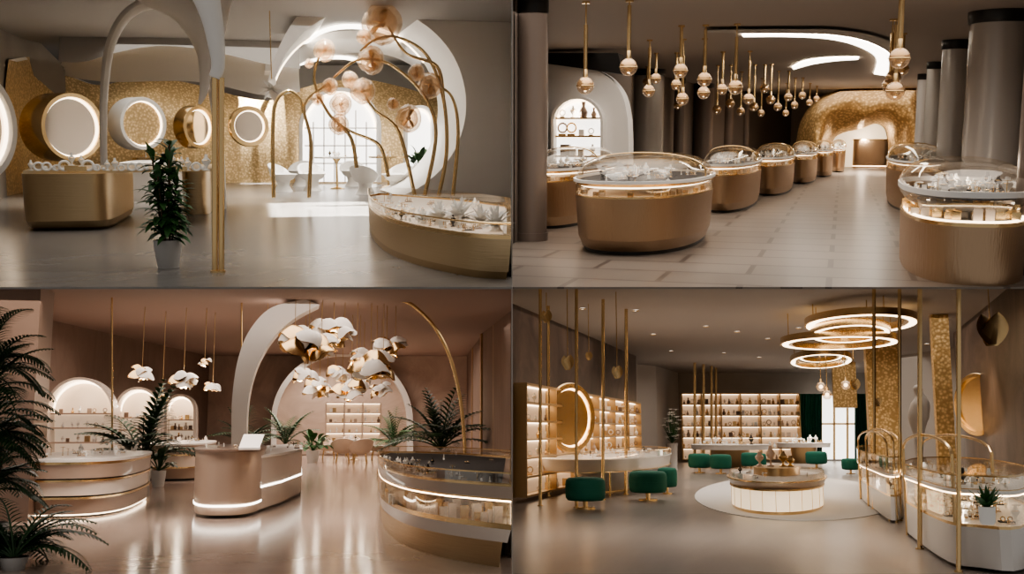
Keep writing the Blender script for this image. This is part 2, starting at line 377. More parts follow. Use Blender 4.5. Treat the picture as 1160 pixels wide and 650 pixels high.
# plants
def potted(R,name,u,vb,vt,wpx,kind='palm',pw=.5,m='leaf_dark',potm='pot_grey',poth=.2,nf=16):
    p=R.f(u,vb); k=p.y/F; H=(vb-vt)*k; W=wpx*k/2; b=B(R,name); ph=H*poth; pr=W*pw
    b.lathe((p.x,p.y,0),[(pr*.75,0),(pr*.95,ph*.6),(pr,ph),(pr*.9,ph),(pr*.88,ph*.9)],potm,20,mcap='soil')
    if kind=='palm':
        for i in range(nf):
            a=2*pi*i/nf+random.uniform(-.3,.3); el=random.uniform(.5,1.45)
            b.frond((p.x,p.y,ph+.02),(cos(a)*cos(el),sin(a)*cos(el),sin(el)),H*random.uniform(.75,1.0),m,14,H*.22,1.25,H*.024)
    elif kind=='tall':
        for s_ in range(6):
            ang=2*pi*s_/6; bx=p.x+cos(ang)*pr*.3; by=p.y+sin(ang)*pr*.3; hh=(H-ph)*(.55,.93,.7,.8,.6,.75)[s_]
            b.tube([(bx,by,ph*.8),(bx+cos(ang)*pr*.5,by+sin(ang)*pr*.5,ph+hh)],.010,'bark',6)
            for j in range(44):
                t=.05+.95*j/44; a=random.random()*2*pi; el=random.uniform(-.1,.8)+.6*(t>.9)
                b.leaf((bx+cos(ang)*pr*.5*t,by+sin(ang)*pr*.5*t,ph+hh*t),(cos(a)*cos(el),sin(a)*cos(el),sin(el)),W*random.uniform(.6,1.0)*(1.15-.4*t),W*.13,m,1.0)
    else:
        for i in range(nf*3):
            a=random.random()*2*pi; el=random.uniform(.2,1.4); q=V((cos(a)*cos(el),sin(a)*cos(el),sin(el))); L=H*random.uniform(.4,.62)
            st=V((p.x,p.y,ph)); mid=st+q*L*.6; b.tube([st,mid],.006+.004*H,m,4); b.leaf(mid,q,L*.5,L*.15,m,1.4)
    b.done(True,80)
# =================================================================== ROOM 1 : gold/white organic boutique
Q=R1
floorpoly(Q,'floor',[(-80,325),(580,325),(580,192),(-80,192)],'floor_concrete')
ceilpoly(Q,'ceiling',[(-120,-60),(580,-60),(580,76),(-120,76)],4.3,'ceiling_grey')
wall(Q,'wall_back',[(-100,201),(580,201)],'plaster_grey',z=4.3,smooth=False)
wall(Q,'wall_left',[(-60,300,-200),(-20,240,-90),(0,225,-30),(26,217,5),(52,213,45),(80,211,75)],'plaster_taupe')
b=B(Q,'wall_gold_mosaic')
P=[]
for u,vb,vt in [(8,222,64),(40,215,62),(75,212,82),(110,211,94),(145,210,89),(190,209,88),(230,208,95),(275,207,108),(310,207,112),(340,207,100),(380,206,90),(420,206,88),(460,206,96),(500,206,108),(545,206,120)]:
    p=Q.f(u,vb); P.append(V((p.x,p.y,Q.d(u,vt,p.y).z)))
P=catmull(P,6); G=[]
for j in range(13):
    t=j/12; G.append([V((p.x,p.y+1.2*t**3,p.z*t)) for p in P])
b.grid(G,'gold_mosaic'); b.grid([G[-1],[q+V((0,1.0,.02)) for q in G[-1]]],'plaster_white'); b.done(True,70)
b=B(Q,'ceiling_vault')
for (u0,u1,vt,vb,Y0,w) in[(300,540,-12,80,33,12)]:
    o=[];i_=[]
    for k in range(25):
        t=pi-pi*k/24; c=(u0+u1)/2; a=(u1-u0)/2
        o.append(Q.d(c+a*cos(t),vb-(vb-vt)*sin(t),Y0)); i_.append(Q.d(c+(a-w)*cos(t),vb-(vb-vt-w)*sin(t),Y0))
    b.band(i_,o,2.5,'plaster_white')
b.done()
b=B(Q,'ceiling_soffit')
A=catmull([Q.d(u,v,32) for u,v in[(66,70),(95,70),(130,60),(175,52),(215,54),(250,60),(300,72),(340,78)]],6)
C=catmull([Q.d(u,v,36) for u,v in[(66,84),(95,90),(130,93),(175,92),(215,92),(250,97),(300,108),(340,104)]],6)
G=[]
for j in range(7):
    t=j/6; G.append([a*(1-t)+c*t+V((0,.8*sin(pi*t),.35*sin(pi*t))) for a,c in zip(A,C)])
b.grid(G,'plaster_white'); b.grid([A,[p+V((0,.5,.8)) for p in A]],'plaster_grey'); b.done(True,70)
b=B(Q,'cove_light')
for px in [[(243,56),(262,54),(285,56),(306,63)],[(180,60),(205,55),(225,56),(243,60)],[(330,62),(360,38),(400,30),(445,40),(475,64)],[(335,74),(365,66),(395,66),(420,74)]]:
    b.tube([Q.h(u,v,4.22) for u,v in px],.06,'led_white',8,6)
b.done()
b=B(Q,'ceiling_ribbon')
for px,w in [([(225,62),(262,60),(300,66),(330,70)],.35),([(318,74),(345,50),(400,38),(455,48),(490,80)],.5)]:
    b.tube([Q.h(u,v,4.24) for u,v in px],w,'plaster_white',12,6,flat=.35)
b.done()
# circular portal wall
b=B(Q,'wall_portal'); inn=[];out=[]
cu,cv,r=418,118,110; Yp=26
for i in range(61):
    th=radians(-72+ (172+72)*i/60); c,s_=cos(th),sin(th); pi_=(cu+r*c,cv-r*s_)
    dg=math.degrees(th)
    if dg<62:
        po=(579,max(-25,min(240,cv-(579-cu)*tan(th)))) if dg>-40 else (579,240)
    elif dg<95:
        po=(579-(dg-62)/33*(579-410),-30)
    else:
        t=(dg-95)/(77); po=(cu+(r+ (40*(1-t)**2+7))*c*1.0,cv-(r+(36*(1-t)**2+7))*s_)
    inn.append(Q.d(pi_[0],pi_[1],Yp)); out.append(Q.d(po[0],po[1],Yp))
def clampz(L): 
    return [V((p.x,p.y,max(p.z,0.0))) for p in L]
inn=clampz(inn);out=clampz(out)
b.band(inn,out,4.2,'plaster_white'); b.done(True,50)
b=B(Q,'portal_led'); b.tube([p+V((0,4.1,0)) for p in inn[26:]],.04,'led_warm',6); b.done()
porthole(Q,'round_display_case',83,144,36,30,radians(40),44,'gold',w=.13)
porthole(Q,'round_display_case',163,140,28,31,radians(38),26,'plaster_white','gold_mosaic',.14)
porthole(Q,'round_display_case',226,144,23,33,radians(48),16,'gold','mirror',.18)
porthole(Q,'round_display_case',283,143,22,33,radians(20),8,'gold','mirror',.22)
porthole(Q,'round_display_case',-24,143,58,21,radians(62),10,'plaster_white','mirror',.14)
niche(Q,'window_1',343,428,103,206.4,35.2,dep=.5,fw=4,mb='daylight',rows=(),light=0)
b=B(Q,'window_lattice')
for u in range(355,428,12): b.tube([Q.d(u,206,35.1),Q.d(u,125 if 360<u<415 else 138,35.1)],.022,'plaster_white',6)
for v in (145,165,185): b.tube([Q.d(345,v,35.1),Q.d(427,v,35.1)],.022,'plaster_white',6)
b.done()
niche(Q,'window_2',462,490,122,206.4,35.2,dep=.5,fw=3,mb='daylight',rows=(),light=0)
# white freestanding arch
Ya=Q.Yf(120,238)
b=B(Q,'white_sculptural_arch')
b.tube([Q.d(u,v,Ya) for u,v in[(121,238),(118,190),(117,140),(119,90),(126,48),(143,18),(168,4),(195,10),(220,40),(236,80),(245,125),(249,180),(251,238)]],[.07,.07,.08,.10,.12,.13,.12,.11,.1,.1],'plaster_white',12,6,flat=1.6)
b.tube([Q.d(u,v,Ya-.6) for u,v in[(140,-30),(175,-8),(208,12),(230,50),(232,95),(226,118)]],[.3,.3,.26,.16,.1,.03],'plaster_white',14,6,flat=.5)
b.tube([Q.d(u,v,Ya-.3) for u,v in[(262,-40),(250,0),(246,40),(243,70),(245,98),(247,125)]],[.3,.22,.15,.12,.1,.04],'plaster_white',14,6,flat=.6)
b.done()
b=B(Q,'gold_post'); p=Q.f(247,308); k=p.y/F
for du in(-3.6,3.8): 
    q=Q.d(247+du,88,p.y); e=Q.d(247+du,308,p.y); b.tube([e,V((e.x*.35+q.x*.65,q.y,q.z*.65)),q],3.2*k,'gold',14)
b.lathe((p.x,p.y,0),[(.08,0),(.08,.02)],'gold',20); b.tube([Q.d(243,88,p.y),Q.d(247,70,p.y),Q.d(240,20,p.y),Q.d(225,-30,p.y)],[.06,.07,.11,.18],'plaster_white',12,5); b.done()
# left counter
o,(cx,cy,a,bb)=oval(Q,27,131,262,243,e=6)
b=B(Q,'jewelry_counter'); b.prism(o,0,.05,'gold_satin',.86,.93); b.prism(o,.05,.16,'gold_satin',.93,.985); b.prism(o,.16,.9,'gold_satin',.985,1.0)
slab=[Q.h(26,197,.9),Q.h(240,194,.9),Q.h(237,189.5,.9),Q.h(42,190.5,.9)]
b.loft([slab,[p+V((0,0,.05)) for p in slab]],'gold_satin')
o2,_=oval(Q,207,239,243,232,e=5); b.prism(o2,0,.9,'gold_satin',.97,1.0)
o3,_=oval(Q,137,180,228,219,e=8); b.prism(o3,0,.9,'plaster_white',.97,1.0)
b.done()
b=B(Q,'jewelry_display'); 
for i in range(22):
    u=36+i*9.4+random.uniform(-2,2); 
    if 165<u<190: continue
    p=Q.h(u,193.3,.95); h=random.uniform(.12,.24); k=random.random()
    if k<.45: b.torus((p.x,p.y,.95+h*.35),h*.35,h*.32,h*.09,'jewel_white',16,6,'y'); b.sphere((p.x+.1,p.y,.95+h*.2),h*.2,'jewel_white',10,6)
    elif k<.8: bust(b,p.x,p.y,.95,h*1.2)
    else: b.box((p.x,p.y,.95),h,h,h*.4,'gold'); bust(b,p.x,p.y,.95+h*.4,h)
b.done()
potted(Q,'potted_plant',191,303,158,62,'tall',.48,'leaf_green','pot_grey',.21)
o,_=oval(Q,262,306,206,203,e=6); b=B(Q,'display_console'); b.prism(o,.85,.93,'gold'); b.prism(o,0,.85,'gold_brass_dark',.8,.85); scatter(b,o,.93,8,.3); b.done()
o,_=oval(Q,150,206,216,212,e=6); b=B(Q,'display_console'); b.prism(o,.85,.93,'gold'); b.prism(o,0,.85,'plaster_white',.9,.9); scatter(b,o,.93,8,.3); b.done()
def tub_chair(R,name,u,vb,m,yaw=0,s=1.0,legs=False):
    p=R.f(u,vb); b=B(R,name); n=24
    if legs:
        for i in range(4):
            a=pi/4+i*pi/2; b.tube([(p.x+.3*s*cos(a),p.y+.3*s*sin(a),0),(p.x+.22*s*cos(a),p.y+.22*s*sin(a),.42*s)],.018*s,'gold',6)
    else: b.lathe((p.x,p.y,0),[(.27*s,0),(.25*s,.04*s),(.17*s,.18*s),(.2*s,.32*s)],m,n)
    z0=.3*s
    secs=[]
    for rr,zz in((.18,0),(.3,.06),(.36,.16),(.38,1.0),(.36,1.03),(.31,1.0),(.29,.2)):
        q=[]
        for i in range(n):
            t=2*pi*i/n; top=.2+.3*max(0,cos(t-yaw))**.7
            z=z0+ (zz if zz<.5 else top*zz)*s; r_=rr*s*(1+.12*(zz>.5)); q.append(V((p.x+r_*cos(t),p.y+r_*sin(t),z)))
        secs.append(q)
    b.loft(secs,m); b.sphere((p.x,p.y,z0+.17*s),.28*s,m,18,6,(1,1,.25)); b.done(True,60)
for u,v,y in[(321,217,2.6),(341,211,1.2),(354,216,2.0),(414,220,-2.2),(449,217,0.6),(467,213,.2),(400,211,1.6)]:
    tub_chair(Q,'tub_chair',u,v,'jewel_white',y,.98)
def table(R,name,u0,u1,vb,z,mt,mb='gold',d=1.0):
    um=(u0+u1)/2; p=R.f(um,vb); k=p.y/F; a=(u1-u0)/2*k; b=B(R,name)
    b.prism(sellipse(p.x,p.y,a,a*d),z-.05,z,mt,.97,1); b.lathe((p.x,p.y,0),[(a*.35,0),(a*.3,.03),(a*.06,.08),(a*.05,z*.8),(a*.2,z-.05)],mb,20)
    scatter(b,sellipse(p.x,p.y,a*.8,a*d*.8),z,6,.22); b.done()
table(Q,'round_table',357,407,214,.95,'stone_white'); table(Q,'round_table',418,462,212.5,.95,'gold')
potted(Q,'potted_plant',476,210,160,24,'bush',.4,'leaf_dark','pot_grey',.3,10)
# blossom chandelier
b=B(Q,'blossom_branch_sculpture'); Yb=23.5
for px in[[(497,222),(506,170),(502,110),(483,62),(450,42),(425,45),(408,58)],[(481,222),(494,150),(478,105),(440,72),(405,68),(378,88)],[(310,224),(309,150),(313,115),(327,103),(340,112),(343,128)],
          [(404,190),(397,155),(372,128),(356,92),(362,62)],[(470,222),(452,150),(425,125),(412,106)],[(513,222),(519,150),(512,110),(492,95)],[(440,200),(430,165),(400,150),(386,142)],[(502,110),(495,75),(460,60),(440,30)],[(350,224),(352,160),(345,118),(372,95)]]:
    b.tube([Q.d(u,v,Yb) for u,v in px],[.045,.04,.03,.024],'gold',8,7)
for u,v,r in[(433,27,22),(368,57,12),(421,68,15),(374,98,9),(411,103,14),(386,118,12),(463,134,15),(384,141,11),(487,97,14),(396,90,9),(472,82,9),(350,72,5),(445,118,7),(360,112,7),(412,42,8)]:
    c=Q.d(u,v,Yb); R_=r*Yb/F
    b.sphere(c,R_,'glass_amber',22,14,noise=.07); b.sphere(c,R_*.72,'glass_amber',18,12,noise=.13)
    b.sphere(c,R_*.18,'gold',10,8)
    for i in range(6):
        a=random.random()*6.28; q=V((cos(a),-.4,sin(a))); b.leaf(c+q*R_*.15,q,R_*.65,R_*.22,'gold',.3)
b.done(True,70)
b=B(Q,'white_bloom_sculpture')
for (u,v) in [(308,102)]:
    c=Q.d(u,v,25)
    for i in range(9):
        a=2*pi*i/9; q=V((cos(a),-.3*random.random(),sin(a)*.7)); b.leaf(c,q,.30,.15,'plaster_white',.2)
    b.tube([c,V((c.x,c.y,4.3))],.012,'gold',6)
b.done(True,70)
# right curved vitrine
px=[(417.5,250),(418,262),(424,274),(440,288),(470,300),(510,310),(545,316),(579,318)]
near=px_out(Q,px,5); back=[(p.x,p.y) for p in[Q.f(579,268),Q.f(540,260),Q.f(500,254),Q.f(460,250),Q.f(430,247)]]
o=near+back
b=B(Q,'curved_jewelry_vitrine'); b.prism(o,.0,.08,'gold_brass_dark',.96,.97); b.prism(o,.08,.42,'gold_satin',.98,1.0,mcap='stone_white'); b.rim(o,.42,.46,.12,'gold')
b.prism(o,.42,.445,'panel_soft',.93,.93)
b.rim(near+back,.46,.58,.02,'glass')
scatter(b,o,.45,80,.17,.85)
b.tube([(x,y,.58) for x,y in near],.010,'gold',6); b.done()
b=B(Q,'coral_sculpture')
for u,v,s_ in[(498,254,.26),(520,256,.32),(545,257,.24),(562,262,.26),(480,253,.16)]:
    p=Q.h(u,v,.45)
    for i in range(90):
        a=random.random()*6.28; el=random.uniform(.1,1.5); q=V((cos(a)*cos(el),sin(a)*cos(el),sin(el))); b.leaf(p+V((0,0,s_*.2)),q,s_*random.uniform(.5,.95),s_*.09,'jewel_white',.6,4)
    b.lathe((p.x,p.y,p.z),[(s_*.3,0),(s_*.2,s_*.1),(s_*.1,s_*.4)],'jewel_white',12)
b.done(True,70)
# lights room1
def patch(R,u0,u1,v0,v1,pw,col=(1,.93,.82)):
    p=R.f((u0+u1)/2,v0); q=R.f((u0+u1)/2,v1); w=(u1-u0)*(p.y+q.y)/2/F
    area(R,((p.x+q.x)/2,(p.y+q.y)/2,4.15),w,abs(p.y-q.y),pw,col,3,'sun_patch_lamp')  # narrow overhead lamp added to throw the sun patch on the floor
patch(Q,308,424,229,245,420); patch(Q,275,325,204,210,180)
for u in(335,385,440): p=Q.f(u,218); spot(Q,(p.x,p.y+.3,3.45),330,100,(1,.93,.84),.1,'portal_fill')  # spots added under the arch to brighten the chairs
area(Q,(0,30,4.1),8,12,310,(1,.94,.85)); area(Q,(-3,17,4.0),6,6,120,(1,.92,.83)); area(Q,(4.5,33,4.1),5,4,240,(1,.95,.88))
area(Q,(2.5,13,3.2),4,2,60,(1,.93,.83),120)
for u in (60,160,260): 
    p=Q.d(u,150,27.5); spot(Q,(p.x,26.5,4.2),420,80)
# =================================================================== ROOM 2 : bronze counters & pendants
Q=R2; ZC=3.5
floorpoly(Q,'floor',[(580,325),(1260,325),(1260,178),(580,178)],'floor_tile')
ceilpoly(Q,'ceiling',[(580,-60),(1300,-60),(1300,113),(580,113)],ZC,'ceiling_brown')
wall(Q,'wall_back',[(780,184),(1120,184)],'wall_grey_panel',z=ZC,smooth=False)
wall(Q,'wall_left',[(580.5,276),(618,250),(619,222),(712,219),(716,209),(800,193),(905,183)],'wall_bronze_grey',z=ZC,smooth=False)
wall(Q,'wall_right',[(1250,340),(1120,238),(1060,205),(1015,183)],'wall_grey_panel',z=ZC,smooth=False)
def column(R,u,vb,w,m,zc,vt=None,flute=0,cap='black'):
    p=R.f(u,vb); k=p.y/F; r=w/2*k; b=B(R,'column'); n=48
    secs=[]
    for z in(0,.12,.12001,zc-.3):
        q=[]
        for i in range(n):
            rr=r*(1.08 if z<.121 and z!=.12001 else 1)*(1-.03*(flute and i%2)); q.append(V((p.x+rr*cos(2*pi*i/n),p.y+rr*sin(2*pi*i/n),z)))
        secs.append(q)
    b.loft(secs,m); b.lathe((p.x,p.y,0),[(r*1.05,zc-.19),(r*1.08,zc-.17),(r*1.08,zc)],cap,32); b.lathe((p.x,p.y,0),[(r*.98,zc-.3),(r*.98,zc-.19)],m,32); b.done()
column(Q,602,272,36,'column_dark',ZC,flute=1)
for a in[(731,209,38),(795,196,22),(823,191,13),(843,189,9),(768,201,12)]: column(Q,*a,'column_dark' if a[0]!=731 else 'column_grey',ZC)
for a in[(1117,262,56),(1072,236,26),(1051,216,15),(1039,205,10)]: column(Q,*a,'column_grey',ZC)
column(Q,1162,310,30,'column_dark',ZC,flute=1)
Y=Q.Yf(665,228)
b=B(Q,'wall_arched_panel'); b.slab([Q.d(u,v,Y) for u,v in[(620,228),(620,72),(655,72)]]+catmull([Q.d(u,v,Y) for u,v in[(668,76),(690,88),(705,108),(711,135)]],6)+[Q.d(712,160,Y),Q.d(712,228,Y)],.6,'plaster_white'); b.done()
b=B(Q,'ceiling_beam'); b.slab([Q.d(u,v,Y-.1) for u,v in[(620,72),(620,60),(700,60),(706,84)]],.6,'black'); b.done()
niche(Q,'window_1',627,680,112,225,Y-.35,dep=.33,fw=3,rows=(.42,.62,.8),n=4,light=6,mb='daylight',ih=.36)
def drum_counter(R,u0,u1,vn,vf,z=.92,dome=.36,nj=34,e=2.3,body='bronze_brushed',hj=.20):
    o,(cx,cy,a,bb)=oval(R,u0,u1,vn,vf,e); b=B(R,'jewelry_counter')
    b.prism(o,0,.05,'black',.88,.88); b.prism(o,.05,.2,body,.90,.96); b.prism(o,.2,z-.16,body,.96,1.0)
    b.prism(o,z-.159,z-.15,'stone_white',.95,.95); b.rim(o,z-.165,z-.145,.1,'gold'); b.rim([((x-cx)*.93+cx,(y-cy)*.93+cy) for x,y in o],z-.045,z-.025,.04,'led_warm')
    b.rim(o,z-.145,z-.02,.01,'glass')
    oo=[((x-cx)*.90+cx,(y-cy)*.90+cy) for x,y in o]
    for i in range(nj*2):
        x,y=random.choice(oo); b.box((x,y,z-.15),.07,.07,random.uniform(.04,.08),random.choice(['gold','lacquer_cream','gold']))
    b.prism(o,z-.02,z+.03,'gold',.98,1.03); b.prism(o,z+.03,z+.035,'velvet_black',.95,.95)
    scatter(b,o,z+.035,nj,hj,.75)
    secs=[]
    for i in range(8):
        t=i/7*pi/2*.96; secs.append([V((cx+(x-cx)*1.0*cos(t)**.6,cy+(y-cy)*1.0*cos(t)**.6,z+.03+dome*sin(t))) for x,y in o])
    b.loft(secs,'glass',cap0=False); 
    b.rim([((x-cx)*1.03+cx,(y-cy)*1.03+cy) for x,y in o],z+.02,z+.06,.05,'plaster_white')
    b.tube([V((cx-a*1.0*cos(pi*i/24),cy-bb*.2,z+.03+dome*sin(pi*i/24)**.6)) for i in range(25)],.012,'gold',6)
    b.done(); point(R,(cx,cy,z+.03+dome*.8),5*max(a,.5),r=.03,name='case_light')
for a in[(667,802,293,256),(803,858,243,222),(858,898,223,209),(896,925,209,200),(923,943,201,195),(941,957,195.5,191.5)]: drum_counter(Q,*a)
drum_counter(Q,621,684,262,236,z=.95)
drum_counter(Q,1003,1060,243,221,z=.98)
o,_=oval(Q,961,1012,190,186.5,6); b=B(Q,'reception_counter'); b.prism(o,0,1.25,'bronze_brushed',1,1); b.prism(o,1.25,1.3,'gold',1.02,1.02); b.rim(o,.05,.1,.1,'led_warm'); scatter(b,o,1.3,8,.35); b.done()
# near right case
o,(cx,cy,a,bb)=oval(Q,1018,1150,323.5,280,2.6)
b=B(Q,'jewelry_counter'); b.prism(o,0,.62,'bronze_brushed',.97,1,mcap='stone_white'); b.rim(o,.62,.66,.1,'gold'); b.rim([((x-cx)*.95+cx,(y-cy)*.95+cy) for x,y in o],.66,.675,.05,'led_warm'); b.prism(o,.66,.67,'stone_white',.9,.9)
for t in range(90):
    x,y=random.choice(o); k=random.uniform(.7,.92); b.box((cx+(x-cx)*k,cy+(y-cy)*k,.67),.09,.09,random.uniform(.05,.13),random.choice(['gold','gold','lacquer_cream']))
b.prism(o,.88,.90,'velvet_black',.85,.85); scatter(b,o,.90,64,.22,.76)
secs=[]
for i in range(13):
    t=-.5*pi*.45+i/12*(pi*.5*.97+.5*pi*.45); secs.append([V((cx+(x-cx)*max(.04,cos(t)**.7)*1.05,cy+(y-cy)*max(.04,cos(t)**.7)*1.05,.97+.34*sin(t))) for x,y in o])
b.loft(secs,'glass',cap0=False); b.rim([((x-cx)*1.06+cx,(y-cy)*1.06+cy) for x,y in o],.93,.99,.07,'plaster_white')
b.done(); point(Q,(cx,cy,1.24),16,r=.03,name='case_light')
def pendant(R,u,v,r,zc,rr=.13):
    Y=rr*F/r; c=R.d(u,v,Y); b=B(R,'pendant_lamp')
    b.sphere(c,rr,'glass_amber',20,12); b.sphere(c,rr*.97,'gold',20,8,z0=-.15,z1=1); b.sphere(c,rr*.6,'gold',14,8); b.sphere((c.x,c.y,c.z-rr*.55),rr*.16,'led_warm',10,6)
    b.torus(c,rr,rr,rr*.06,'gold',24,6)
    b.lathe((c.x,c.y,c.z+rr),[(rr*.3,-.03),(rr*.25,.1),(rr*.1,.14)],'gold',12)
    b.tube([(c.x,c.y,c.z+rr),(c.x,c.y,zc)],.012,'gold',6); b.tube([(c.x,c.y,c.z+rr+.1),(c.x,c.y,min(zc,c.z+rr+.75))],.030,'gold',8)
    b.lathe((c.x,c.y,zc-.03),[(.06,0),(.06,.03)],'gold',14); b.done()
for a in[(663,97,10),(712,76,10),(743,89,6),(735,103,7),(733,93,5),(771,80,8),(766,96,6),(773,112,7),(768,119,5),(798,90,8),(797,105,7),(818,101,6),(833,99,8),(827,117,5),(848,112,6),(854,121,5),(866,100,5),(873,113,5),(881,121,4.5),(893,110,4.5),(900,119,4),(909,108,4),(917,116,3.6),(812,124,5),(839,126,4.5),(925,112,3.4),(1019,66,11),(1012,88,8),(1014,103,10),(1008,97,8),(1022,78,7),(890,128,3.6),(862,128,4)]: pendant(Q,*a,ZC)
b=B(Q,'ceiling_slot_light')
def ribbon(b,R,top,bot,z,m,n=8):
    A=catmull([R.h(u,v,z) for u,v in top],n); C=catmull([R.h(u,v,z) for u,v in bot],n); b.grid([A,C],m); b.grid([[p+V((0,0,.015)) for p in A],[p+V((0,0,.015)) for p in C]],m)
ribbon(b,Q,[(840,39.5),(895,39),(948,41),(988,50),(1010,66),(1004,86)],[(842,42),(895,42),(942,45),(975,54),(993,67),(990,84)],ZC-.03,'led_white')
ribbon(b,Q,[(897,76),(912,69),(940,65.5),(973,65)],[(899,79),(918,73.5),(944,69.5),(972,67.5)],ZC-.03,'led_white')
b.done()
b=B(Q,'ceiling_recess'); ribbon(b,Q,[(800,34),(895,33),(960,35),(1010,48),(1030,70),(1020,95)],[(800,37),(895,38),(948,40),(990,50),(1012,67),(1006,90)],ZC-.06,'plaster_grey'); b.done()
b=B(Q,'gold_cave_sculpture'); Y=Q.Yf(970,190.5)
outer=catmull([Q.d(u,v,Y) for u,v in[(899,190),(902,160),(908,135),(926,112),(958,99),(985,93),(1010,86),(1036,96),(1047,120),(1050,160),(1050,190)]],6)
inner=catmull([Q.d(u,v,Y) for u,v in[(943,190),(942,175),(943,162),(948,154),(960,149),(975,146),(992,140),(1003,146),(1006,162),(1006,178),(1006,190)]],6)
G=[]; K=12
for j in range(K+1):
    t=j/K; G.append([V(((1-t)*a.x+t*c.x,Y-1.9*sin(pi*t)**.7*(1+.25*sin(i*.22)*sin(j*.5)),(1-t)*a.z+t*c.z)) for i,(a,c) in enumerate(zip(inner,outer))])
b.grid(G,'gold_mosaic_coarse'); b.done(True,80)
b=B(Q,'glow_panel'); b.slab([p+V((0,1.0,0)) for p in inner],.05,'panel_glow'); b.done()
point(Q,Q.d(978,158,Y+.4),30)
for u in(900,950,1000): p=Q.d(u,150,Y-5.5); spot(Q,(p.x,p.y,3.35),900,110)
niche(Q,'window_2',806,822,140,190,Q.Yf(815,191),dep=.3,fw=1.5,rows=(.5,),n=2,light=0); 
area(Q,(-3,22,3.4),5,12,260,(1,.87,.74)); area(Q,(0,42,3.4),7,16,390,(1,.86,.72)); area(Q,(1.5,14,3.3),6,5,130,(1,.88,.77)); area(Q,(-3.2,14,3.3),3,4,70,(1,.88,.77))
# =================================================================== ROOM 3 : pink marble boutique
Q=R3; ZC=4.3
floorpoly(Q,'floor',[(-90,650),(580,650),(580,506),(-90,506)],'floor_pink_terrazzo')
ceilpoly(Q,'ceiling',[(-90,325.6),(580,325.6),(580,404),(-90,404)],ZC,'ceiling_pink')
wall(Q,'wall_back',[(180,514.5),(600,514.5)],'marble_pink',z=ZC,smooth=False)
wall(Q,'wall_left',[(-70,556),(36,536),(238,514)],'wall_brown',z=ZC,smooth=False)
wall(Q,'wall_right',[(579,540),(548,528),(528,514)],'wall_brown',z=ZC,smooth=False)
b=B(Q,'trim_1')
for u,vb in[(535,519),(545,527),(560,532),(572,536)]:
    p=Q.f(u,vb); b.box((p.x,p.y-.15,0),.12,.2,ZC-.01,'gold_brass_dark')
b.done(False)
for (u0,u1,vt,vb) in[(54,126,430,534),(133,179,441,528),(189,219,449,521)]:
    niche(Q,'arched_niche',u0,u1,vt,vb,Q.Yf((u0+u1)/2,vb)-1.0,dep=.9,fw=3,rows=(.30,.46,.62),n=6,light=7,shelfm='lacquer_tan',ih=.26,mf='lacquer_cream')
b=B(Q,'column'); p=Q.f(14,588); k=p.y/F; b.box((p.x,p.y,0),44*k,.9,Q.d(14,326,p.y).z,'lacquer_brown'); b.done(False)
b=B(Q,'white_fin_arch'); Y=Q.Yf(280,547)
inn=catmull([Q.d(u,v,Y) for u,v in[(279,547),(279,500),(281,455),(291,415),(310,382),(334,360),(362,345)]],6)
out=catmull([Q.d(u,v,Y) for u,v in[(262,547),(262,500),(263,450),(270,405),(284,372),(308,348),(345,339)]],6)
b.band(inn,out,1.0,'plaster_white'); b.done(True,50)
b=B(Q,'gold_arch_line'); b.tube(catmull([Q.d(u,v,Y) for u,v in[(527,547),(526,500),(521,450),(510,405),(492,370),(468,346),(452,339)]],6),.045,'gold',8); b.done(True,50)
b=B(Q,'wall_arch_moulding'); Y=Q.Yf(387,515)-.6
inn=[Q.d(u,v,Y) for u,v in arch_px(313,462,403,515,30)]; out=[Q.d(u,v,Y) for u,v in arch_px(307,468,397,515,30)]
b.band(inn,out,.6,'plaster_white'); b.slab([p+V((0,.5,0)) for p in inn],.05,'marble_pink'); b.done(True,50)
area(Q,Q.d(387,408,Y-1),4,1.5,120,(1,.84,.68))
for u in(300,387,470): p=Q.d(u,450,Y-3.5); spot(Q,(p.x,p.y,4.2),420,95,(1,.84,.68))
p0=Q.d(368,513,Y-.6); p1=Q.d(430,513,Y-.6); p0.z=0;p1.z=0
shelf_wall(Q,'display_shelving',p0,p1,.1,Q.d(400,457,Y-.6).z,5,3,.4,'lacquer_tan','panel_lit',1,8,.26)
for u,vb in[(127,548),(274,545)]: pole(Q,'gold_rod',u,vb,u,333,1.0,zmax=4.28)
